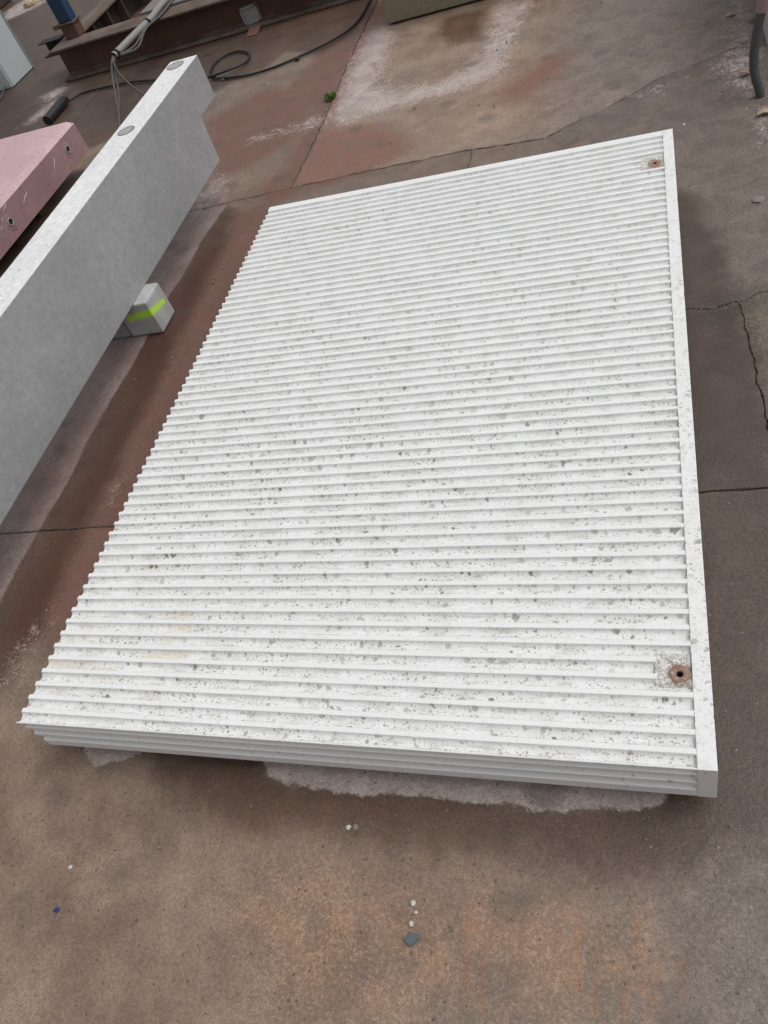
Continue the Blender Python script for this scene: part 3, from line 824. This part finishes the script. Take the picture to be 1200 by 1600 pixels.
for (y0_, z0_, y1_, z1_) in ((3.60, .235, 3.53, .175), (3.22, .225, 3.13, .195), (3.02, .268, 2.965, .250), (2.93, .235, 2.90, .220), (2.885, .205, 2.86, .195)):
    mb = MB(); mb.tube([(PX + .0004, y0_, z0_), (PX + .0010, (y0_ + y1_) / 2, (z0_ + z1_) / 2 + .004), (PX + .0004, y1_, z1_)], [.0006, .0022, .0006], 6)
    mb.build("scuff", M['wallpale'], pink)
for y_ in (1.5, 3.4):
    mb = MB(); mb.box(-5.2, -3.70, y_ - .05, y_ + .05, -.004, PZ0)
    o = mb.build("timber_bearer", M['timber'], bevel=.004)
    tag(o, "dark timber bearer under the %s end of the pink slab" % ("near" if y_ < 2 else "far"), "timber", "bearers under the pink slab")

# ------------------------------------------------------------------ rusty steel frame at the back
frame = empty("steel_frame", "rusty steel frame of wide flanged beams lying at the back of the yard", "steel frame", (-4.7, 5.86, 0))
def at_frame(o):
    o.matrix_parent_inverse = Matrix.Translation((4.7, -5.86, 0)); return o
IY = 5.86
mb = MB(); mb.prism_x([(IY-.006, .014), (IY+.006, .014), (IY+.006, .23), (IY-.006, .23)], -4.785, 3.0 - 3.2)
fr = at_frame(mb.build("beam_web", M['rust'], frame))
mb = MB(); mb.prism_x([(IY-.12, 0), (IY+.12, 0), (IY+.12, .016), (IY+.02, .020), (IY+.006, .032), (IY-.006, .032), (IY-.02, .020), (IY-.12, .016)], -4.79, -.2)
at_frame(mb.build("bottom_flange", M['rust_pale'], frame, bevel=.002))
mb = MB(); mb.prism_x([(IY-.12, .228), (IY+.12, .228), (IY+.12, .244), (IY-.12, .244)], -4.79, -.2)
at_frame(mb.build("top_flange", M['rust_pale'], frame, bevel=.002))
# cross beam running away from the corner
XC = -4.69
mb = MB(); mb.box(XC-.006, XC+.006, 5.985, 9.5, .01, .23); at_frame(mb.build("cross_beam_web", M['dark_steel'], frame))
mb = MB(); mb.box(XC-.10, XC+.10, 5.984, 9.5, .229, .2445); at_frame(mb.build("cross_beam_flange", M['rust_pale'], frame, bevel=.002))
mb = MB(); mb.box(XC-.10, XC+.10, 5.984, 9.5, 0, .015); at_frame(mb.build("cross_beam_flange", M['rust'], frame, bevel=.002))
for y_ in (6.25, 6.55, 6.85):
    mb = MB(); mb.box(XC+.007, XC+.09, y_, y_+.012, .016, .228); at_frame(mb.build("stiffener", M['rust_pale'], frame))
# second long beam at the far side, seen dark through the frame
mb = MB(); mb.box(-4.58, -.2, 7.35, 7.37, 0, .24); at_frame(mb.build("far_beam", M['dark_steel'], frame))
mb = MB(); mb.box(-4.58, -.2, 7.22, 7.5, .241, .256); at_frame(mb.build("far_beam_flange", M['dark_steel'], frame))
mb = MB(); mb.box(-4.55, -.2, 5.99, 7.2, .004, .02); at_frame(mb.build("dark_sheet", M['dark_steel'], frame))  # thin dark sheet over the ground inside the frame
# channel stub beyond the corner
mb = MB(); mb.prism_x([(5.985, .15), (6.10, .15), (6.10, .262), (5.99, .262), (5.99, .254), (6.092, .254), (6.092, .158), (5.985, .158)], -5.03, -4.795)
at_frame(mb.build("channel_stub", M['dark_steel'], frame))

post = empty("blue_post", "dark blue painted steel post standing on the corner of the rusty frame", "post", (XC + .06, 5.99, .2445))
def at_post(o):
    o.matrix_parent_inverse = Matrix.Translation((-(XC + .06), -5.99, -.2445)); return o
px0, py0 = XC + .06, 5.99
mb = MB(); mb.box(px0-.07, px0+.07, py0-.055, py0+.055, .2445, .35); at_post(mb.build("base_box", M['rust'], post, bevel=.004))
mb = MB(); mb.box(px0-.085, px0+.085, py0-.07, py0+.07, .3505, .364); at_post(mb.build("base_plate", M['rust_pale'], post, bevel=.002))
mb = MB(); mb.box(px0-.15, px0-.086, py0-.04, py0-.005, .330, .364); at_post(mb.build("tab", M['brass'], post, bevel=.003))
mb = MB(); mb.prism_y([(px0-.065, .3645), (px0+.065, .3645), (px0+.065, 1.9), (px0-.065, 1.9)], py0-.05, py0+.05)
at_post(mb.build("shaft", M['blue'], post, bevel=.012, seg=2))
for s_ in (-1, 1):
    mb = MB(); mb.disc((px0+s_*.074, py0-.055, .3645), .008, .008, 6); at_post(mb.build("bolt", M['rust'], post))

mb = MB(); mb.box(-3.97, -3.28, 5.985, 7.21, .2445, .262)
o = mb.build("grey_plate", M['dull_plate'], bevel=.003); tag(o, "flat grey plate lying on the rusty frame behind the grey conduit", "plate")

# junction box on the web
jb = empty("junction_box", "small square grey open junction box fixed to the rusty beam's web", "junction box", (-2.975, IY-.03, .08))
jb.rotation_euler = (0, math.radians(-4), 0)
mb = MB(); mb.box(-.066, .066, -.010, .0235, -.052, .052); mb.build("back", M['grey_box'], jb, bevel=.003)
mb = MB()
for (a, b, c, d) in ((-.072, .072, .046, .060), (-.072, .072, -.060, -.046), (-.072, -.058, -.0455, .0455), (.058, .072, -.0455, .0455)):
    mb.box(a, b, -.024, .0232, c, d)
mb.build("rim", M['grey_box'], jb, bevel=.002)
for sx_ in (-1, 1):
    for sz_ in (-1, 1):
        mb = MB(); mb.disc((sx_*.064, -.0275, sz_*.053), .006, .0032, 10, axis='y'); mb.build("screw", M['black'], jb)

mb = MB(); mb.prism_x([(5.60, 0.0), (5.735, 0.0), (5.735, .028)], -2.98, -2.88)
o = mb.build("wedge", M['rust'], bevel=.003); tag(o, "small rusty steel wedge against the foot of the rusty beam", "wedge")

# conduit with cables lying over the top flange
cond = empty("conduit_bundle", "grey plastic conduit strapped with cables, resting across the rusty beam", "conduit", (-3.74, 5.8, .244))
def at_c(o):
    o.matrix_parent_inverse = Matrix.Translation((3.74, -5.8, -.244)); return o
ax = spline([(-3.755, 5.02, .283), (-3.752, 5.08, .283), (-3.74, 5.42, .279), (-3.735, 5.72, .272), (-3.715, 5.98, .2875), (-3.66, 6.6, .2875), (-3.60, 7.2, .2875)], 6)
mb = MB(); mb.tube(ax, .025, 16, caps=False); mb.tube([p + Vector((0, 0, 0)) for p in ax[::-1]], .0215, 16, caps=False)
at_c(mb.build("pipe", M['conduit'], cond, smooth=.7, fix=False))
for dx, dz, sg in ((.034, -.006, .014), (.044, -.012, .030)):
    pts = spline([(-3.755 + dx, 5.04, .272), (-3.735 + dx + sg*.5, 5.25, .262 - sg), (-3.735 + dx, 5.50, .268), (-3.728 + dx, 5.8, .256), (-3.70 + dx, 6.1, .273), (-3.63 + dx, 6.6, .273)], 6)
    mb = MB(); mb.tube(pts, .0075, 8); at_c(mb.build("cable", M['cable'], cond, smooth=.7))
for i in (5, 16):
    p = ax[i]; q = (ax[i+1] - ax[i-1]).normalized() * .006
    mb = MB(); c_ = p + Vector((.008, 0, -.003)); mb.tube([c_ - q, c_ + q], .0345, 16); at_c(mb.build("strap", M['black'], cond, smooth=.7))
for pts in ([(-3.755, 5.05, .283), (-3.757, 4.98, .272), (-3.765, 4.90, .20), (-3.72, 4.72, .075), (-3.66, 4.55, .010), (-3.52, 4.20, .006), (-3.42, 3.9, .006)],
            [(-3.752, 5.05, .275), (-3.748, 4.985, .262), (-3.755, 4.93, .19), (-3.735, 4.80, .08), (-3.69, 4.60, .010), (-3.50, 4.3, .008), (-3.30, 4.1, .006)],
            [(-3.757, 5.05, .288), (-3.750, 4.98, .268), (-3.720, 4.93, .18), (-3.60, 4.86, .07), (-3.42, 4.75, .010), (-3.2, 4.6, .008), (-3.0, 4.3, .006)]):
    mb = MB(); mb.tube(spline(pts, 6), .0075, 8); at_c(mb.build("hanging_cable", M['cable'], cond, smooth=.7))

# black cable lying on the ground with a loop, plug at its left end
bc = empty("black_cable", "long black rubber cable looped on the ground in front of the rusty beam", "cable", (-2.9, 5.0, 0))
def at_b(o):
    o.matrix_parent_inverse = Matrix.Translation((2.9, -5.0, 0)); return o
pts = [(-1.90, 6.0), (-1.95, 5.64), (-1.965, 5.30), (-2.02, 5.12), (-2.14, 4.99), (-2.31, 4.88), (-2.49, 4.80), (-2.68, 4.78), (-2.86, 4.83), (-3.00, 4.90), (-3.09, 5.05), (-3.09, 5.25), (-2.96, 5.31), (-2.82, 5.20), (-2.79, 5.03), (-2.92, 4.91), (-3.10, 4.90), (-3.30, 5.0), (-3.57, 5.15), (-3.87, 5.27), (-4.20, 5.33), (-4.40, 5.33), (-4.485, 5.235)]
zz = [.012] * len(pts); zz[14] = .016; zz[15] = .030; zz[16] = .024; zz[0] = .02
mb = MB(); mb.tube(spline([(x, y, z) for (x, y), z in zip(pts, zz)], 8), .0082, 10); at_b(mb.build("sheath", M['black'], bc, smooth=.7))
mb = MB(); mb.tube([(-4.487, 5.24, .030), (-4.488, 5.21, .034), (-4.488, 5.19, .036), (-4.478, 5.03, .036), (-4.472, 4.86, .036)], [.02, .030, .036, .036, .034], 18); at_b(mb.build("plug", M['black'], bc, smooth=.6))
mb = MB(); mb.disc((-2.33, 4.85, 0.006), .018, .012, 10); at_b(mb.build("clip", M['black'], bc))

# pale cabinet on the far left
cab = empty("cabinet", "pale grey steel cabinet standing at the left edge behind the pink slab", "cabinet", (-5.6, 6.1, 0))
def at_k(o):
    o.matrix_parent_inverse = Matrix.Translation((5.6, -6.1, 0)); return o
mb = MB(); mb.box(-6.6, -5.545, 6.05, 6.43, .0, 1.2); at_k(mb.build("side_panel", M['cabinet'], cab, bevel=.004))
mb = MB(); mb.box(-6.6, -5.553, 6.030, 6.0495, .0, 1.2); at_k(mb.build("door", M['cabinet'], cab, bevel=.003))
mb = MB(); mb.box(-6.6, -5.540, 6.431, 6.452, .0, 1.2); at_k(mb.build("edge_strip", M['seal'], cab, bevel=.002))
for i, pts in enumerate(([(-5.62, 6.02, .02), (-5.56, 5.85, .008), (-5.50, 5.6, .008), (-5.40, 5.3, .008), (-5.2, 4.9, .008), (-4.9, 4.7, .008)],
            [(-5.75, 6.02, .02), (-5.68, 5.8, .008), (-5.60, 5.5, .008), (-5.44, 5.2, .008), (-5.25, 4.8, .008), (-5.0, 4.5, .008)])):
    mb = MB(); mb.tube(spline(pts, 6), .008, 8)
    o = mb.build("thin_cable", M['cable'], smooth=.7)
    tag(o, ["thin dark cable running from the cabinet to the pink slab, right hand of two", "thin dark cable at the picture's left edge below the cabinet, left hand of two"][i], "cable", "thin cables by the cabinet")

# dark rusty plate in the top left corner
mb = MB(); mb.box(-9.6, -7.62, 9.15, 9.45, .0, .45)
o = mb.build("rusty_beam", M['dark_steel'], bevel=.01); o.rotation_euler = (0, 0, 0)
tag(o, "dark rusty steel beam cut off by the top left picture corner", "steel beam")

# beige block at the top
bb = MB(); bb.box(-1.705, -.35, 5.03, 5.65, .012, .55)
o = bb.build("beige_block", M['beige'], bevel=.006, seg=2)
bm = bmesh.new(); bm.from_mesh(o.data)
bmesh.ops.subdivide_edges(bm, edges=bm.edges[:], cuts=5, use_grid_fill=True)
for v in bm.verts:
    v.co += Vector((mnoise.noise(v.co * 9), mnoise.noise(v.co * 9 + Vector((5, 0, 0))), 0)) * .004
bm.to_mesh(o.data); bm.free()
tag(o, "beige mossy concrete block with a chipped corner at the top of the picture", "concrete block")
for x_ in (-1.55, -.5):
    mb = MB(); mb.box(x_-.05, x_+.05, 5.06, 5.6, -.004, .012)
    q = mb.build("foot_strip", M['timber'], o)

# pale block and grey hose at the right
mb = MB(); mb.box(.435, 1.6, 3.50, 5.6, -.003, .9)
o = mb.build("pale_block", M['wallpale'], bevel=.006, seg=2); tag(o, "pale grey concrete block behind the grey hose at the right edge", "concrete block")
hs_ = empty("rubber_hose", "thick grey rubber hose rising from the ground at the top right edge", "hose", (.362, 3.047, 0))
def at_h(o):
    o.matrix_parent_inverse = Matrix.Translation((-.362, -3.047, 0)); return o
pts = spline([(.366, 3.047, -.004), (.358, 3.047, .03), (.338, 3.048, .10), (.332, 3.049, .17), (.338, 3.049, .25), (.352, 3.048, .345)], 6)
mb = MB(); mb.tube(pts, .0185, 16); at_h(mb.build("tube", M['hose'], hs_, smooth=.7))
pts = spline([(.3525, 3.048, .335), (.366, 3.047, .42), (.40, 3.05, .50), (.47, 3.10, .54), (.56, 3.2, .45), (.60, 3.25, .2), (.61, 3.26, 0)], 6)
mb = MB(); mb.tube(pts, .025, 16); at_h(mb.build("coupling", M['pinkcap'], hs_, smooth=.7))

# ------------------------------------------------------------------ small things on the ground
def stone(name, mat, x, y, r, label, cat, group=None, flat=.6, seed=0, z=None, parent=None):
    bm = bmesh.new(); bmesh.ops.create_icosphere(bm, subdivisions=2, radius=1)
    for v in bm.verts:
        k = 1 + .35 * mnoise.noise(v.co * 1.4 + Vector((seed * 3.1, seed, 0)))
        v.co = Vector((v.co.x * k * r * 1.15, v.co.y * k * r, max(v.co.z * k * r * flat, -r * flat * .55)))
    me = bpy.data.meshes.new(name); bm.to_mesh(me); bm.free(); me.materials.append(mat)
    o = bpy.data.objects.new(name, me); COL.objects.link(o)
    o.location = (x, y, r * flat * .42 - .003); o.rotation_euler = (0, 0, seed * 1.7)
    tag(o, label, cat, group); return o
stone("pebble", M['white_stone'], -.628, -.262, .006, "white pebble farthest of the three above the dark slate chip", "pebble", "white pebbles", .8, 1)
stone("pebble", M['white_stone'], -.618, -.280, .0038, "smallest white pebble, in the middle of the row above the slate chip", "pebble", "white pebbles", .8, 2)
stone("pebble", M['white_stone'], -.625, -.303, .0055, "white pebble just above the dark slate chip", "pebble", "white pebbles", .7, 3)
stone("pebble", M['white_stone'], -.815, -.118, .006, "pale stone chip in front of the panel's near edge, left of a pair", "pebble", "chips before the panel", .5, 4)
stone("pebble", M['grit'], -.797, -.116, .0068, "grey stone chip in front of the panel's near edge, right of a pair", "pebble", "chips before the panel", .5, 5)
stone("pebble", M['white_stone'], -1.55, -.29, .0055, "white pebble on bare ground at the lower left", "pebble", None, .6, 6)
stone("pebble", M['white_stone'], .055, 2.93, .007, "white pebble beside the panel's far right corner", "pebble", None, .6, 8)
stone("pebble", M['grit'], .285, 2.26, .022, "dark lump on the ground right of the panel's far end", "stone", None, .35, 9)
stone("clod", M['leaf_pale'], -6.95, 8.85, .09, "brown clod on the white splash at the top left", "clod", None, .6, 12)
mb = MB(); mb.prism_y([(0, 0), (0, 0)], 0, 0) if False else None
sl = MB(); pf = [(-.018, -.006), (-.006, .012), (.013, .010), (.016, .002), (-.001, -.016)]
sl.add([(x, y, 0) for x, y in pf] + [(x, y, .005) for x, y in pf], [(4,3,2,1,0), (5,6,7,8,9)] + [(i, (i+1) % 5, 5+(i+1) % 5, 5+i) for i in range(5)])
o = sl.build("slate_chip", M['slate'], bevel=.0008); o.location = (-.618, -.331, -.002); tag(o, "dark blue-grey slate chip on the ground in front of the panel", "slate chip")
sl = MB(); sl.add([(-.009, -.004, 0), (.004, -.007, .001), (.011, .004, .004), (.0, .006, .007), (-.006, .004, .002), (0, 0, .006)], [(0,1,5), (1,2,5), (2,3,5), (3,4,5), (4,0,5), (4,3,2,1,0)])
o = sl.build("plastic_scrap", M['bluescrap']); o.location = (-1.54, -.39, -.002); tag(o, "tiny scrap of bright blue plastic on the ground at lower left", "scrap")

def leaf(x, y, r, rot, mat, label, tilt=.2):
    mb = MB(); n = 9; vs = []
    for i in range(n):
        t = i / (n - 1); w = math.sin(math.pi * t) ** .7 * .42 * (1 + .35 * math.sin(i * 2.4))
        cz = .16 * math.sin(t * 5 + rot) + .10
        for s in (-1, 0, 1):
            vs.append(((t - .5) * 2 * r, s * w * r, r * (cz + (.28 if s else 0) * w)))
    fs = [(i*3+s, i*3+s+1, (i+1)*3+s+1, (i+1)*3+s) for i in range(n-1) for s in (0, 1)]
    mb.add(vs, fs); lo = min(v[2] for v in mb.v); mb.v = [(a, b, c - lo) for a, b, c in mb.v]
    mb.tube([(r * .95, 0, r * .1), (r * 1.25, .05 * r, r * .06), (r * 1.5, .12 * r, r * .02)], r * .03, 5)
    o = mb.build("dry_leaf", mat, smooth=.8, fix=False)
    sm = o.modifiers.new("solid", 'SOLIDIFY'); sm.thickness = .0006
    o.location = (x, y, -.001); o.rotation_euler = (0, 0, rot)
    tag(o, label, "leaf", "dry leaves on the ground"); return o
leaf(.315, 3.92, .028, .4, M['leaf_pale'], "curled dry leaf left of the others near the top right corner")
leaf(.405, 3.80, .026, 0, M['leaf'], "dark dry leaf against the foot of the pale block at the top right")
leaf(.322, 3.265, .030, .5, M['leaf'], "orange-brown dry leaf just left of the grey hose")
leaf(.375, 2.885, .042, .2, M['leaf_pale'], "largest curled leaf, at the right edge below the hose")
leaf(.225, 3.16, .009, 1.0, M['leaf'], "tiny dark leaf scrap left of the grey hose's foot")
leaf(-2.885, 4.855, .036, .8, M['leaf_pale'], "crumpled pale leaf lying against the black cable's loop")

# weed in the joint
wd = MB(); rw = random.Random(5)
for i in range(80):
    a = rw.uniform(0, 6.28); d = rw.uniform(0, .024) ; h = rw.uniform(.010, .034); l = rw.uniform(.012, .03)
    p = Vector((math.cos(a) * d, math.sin(a) * d, -.003)); q = p + Vector((math.cos(a) * l * .6, math.sin(a) * l * .6, h))
    s = Vector((-math.sin(a), math.cos(a), 0)) * .0045
    wd.add([p - s * .3, p + s * .3, q + s, q + Vector((math.cos(a), math.sin(a), -.3)) * .010, q - s], [(0, 1, 2, 3, 4)])
o = wd.build("weed", M['moss'], fix=False); o.location = (-1.895, 4.09, 0); tag(o, "small green weed tuft growing in the yard's joint", "weed")

# loose grit everywhere, too small to count
gt = MB(); rg = random.Random(21)
ico = [(0,0,1),(.9,0,.2),(0,.9,.2),(-.9,0,.2),(0,-.9,.2)]
icf = [(0,1,2),(0,2,3),(0,3,4),(0,4,1)]
def inpanel(x, y): return -1.76 < x < .02 and -.01 < y < 2.53
cnt = 0
while cnt < 2600:
    x = rg.uniform(-4.0, .5); y = rg.uniform(-.75, 4.8)
    if rg.random() < .45: x, y = rg.uniform(-1.9, .2), rg.uniform(-.7, .02)
    if inpanel(x, y) or (-2.6 < x < -2.2 and 1.9 < y < 2.15): continue
    r = rg.uniform(.0007, .0021) * (1 + (rg.random() < .09) * 1.8) * (1 + max(0, y) * .25)
    a = rg.uniform(0, 6.28); ca, sa = math.cos(a) * r, math.sin(a) * r
    gt.add([(x + p[0]*ca - p[1]*sa*.7, y + p[0]*sa + p[1]*ca*.7, -.0035 + r * (p[2] + .4)) for p in ico], icf); cnt += 1
for (jx0, jy0, jx1, jy1, n_, sp) in ((.04, 1.655, .30, 1.70, 260, .045), (.17, 1.66, .31, 1.60, 160, .05), (.19, 1.6, .21, 1.05, 260, .012), (.0, 1.67, .27, 1.71, 160, .02), (-2.2, .83, -1.9, .83, 60, .01), (-1.9, 3.08, -.5, 3.08, 160, .015), (.23, 1.62, .30, 1.45, 260, .04)):
    for i in range(n_):
        t = rg.random(); x = jx0 + (jx1-jx0)*t + rg.gauss(0, sp*.5); y = jy0 + (jy1-jy0)*t + rg.gauss(0, sp*.5)
        r = rg.uniform(.0012, .0035); a = rg.uniform(0, 6.28); ca, sa = math.cos(a) * r, math.sin(a) * r
        gt.add([(x + p[0]*ca - p[1]*sa*.7, y + p[0]*sa + p[1]*ca*.7, -.005 + r * (p[2] + .3)) for p in ico], icf)
o = gt.build("grit", M['grit'], fix=False); tag(o, "loose grit and tiny stone crumbs scattered over the yard", "grit", kind='stuff')
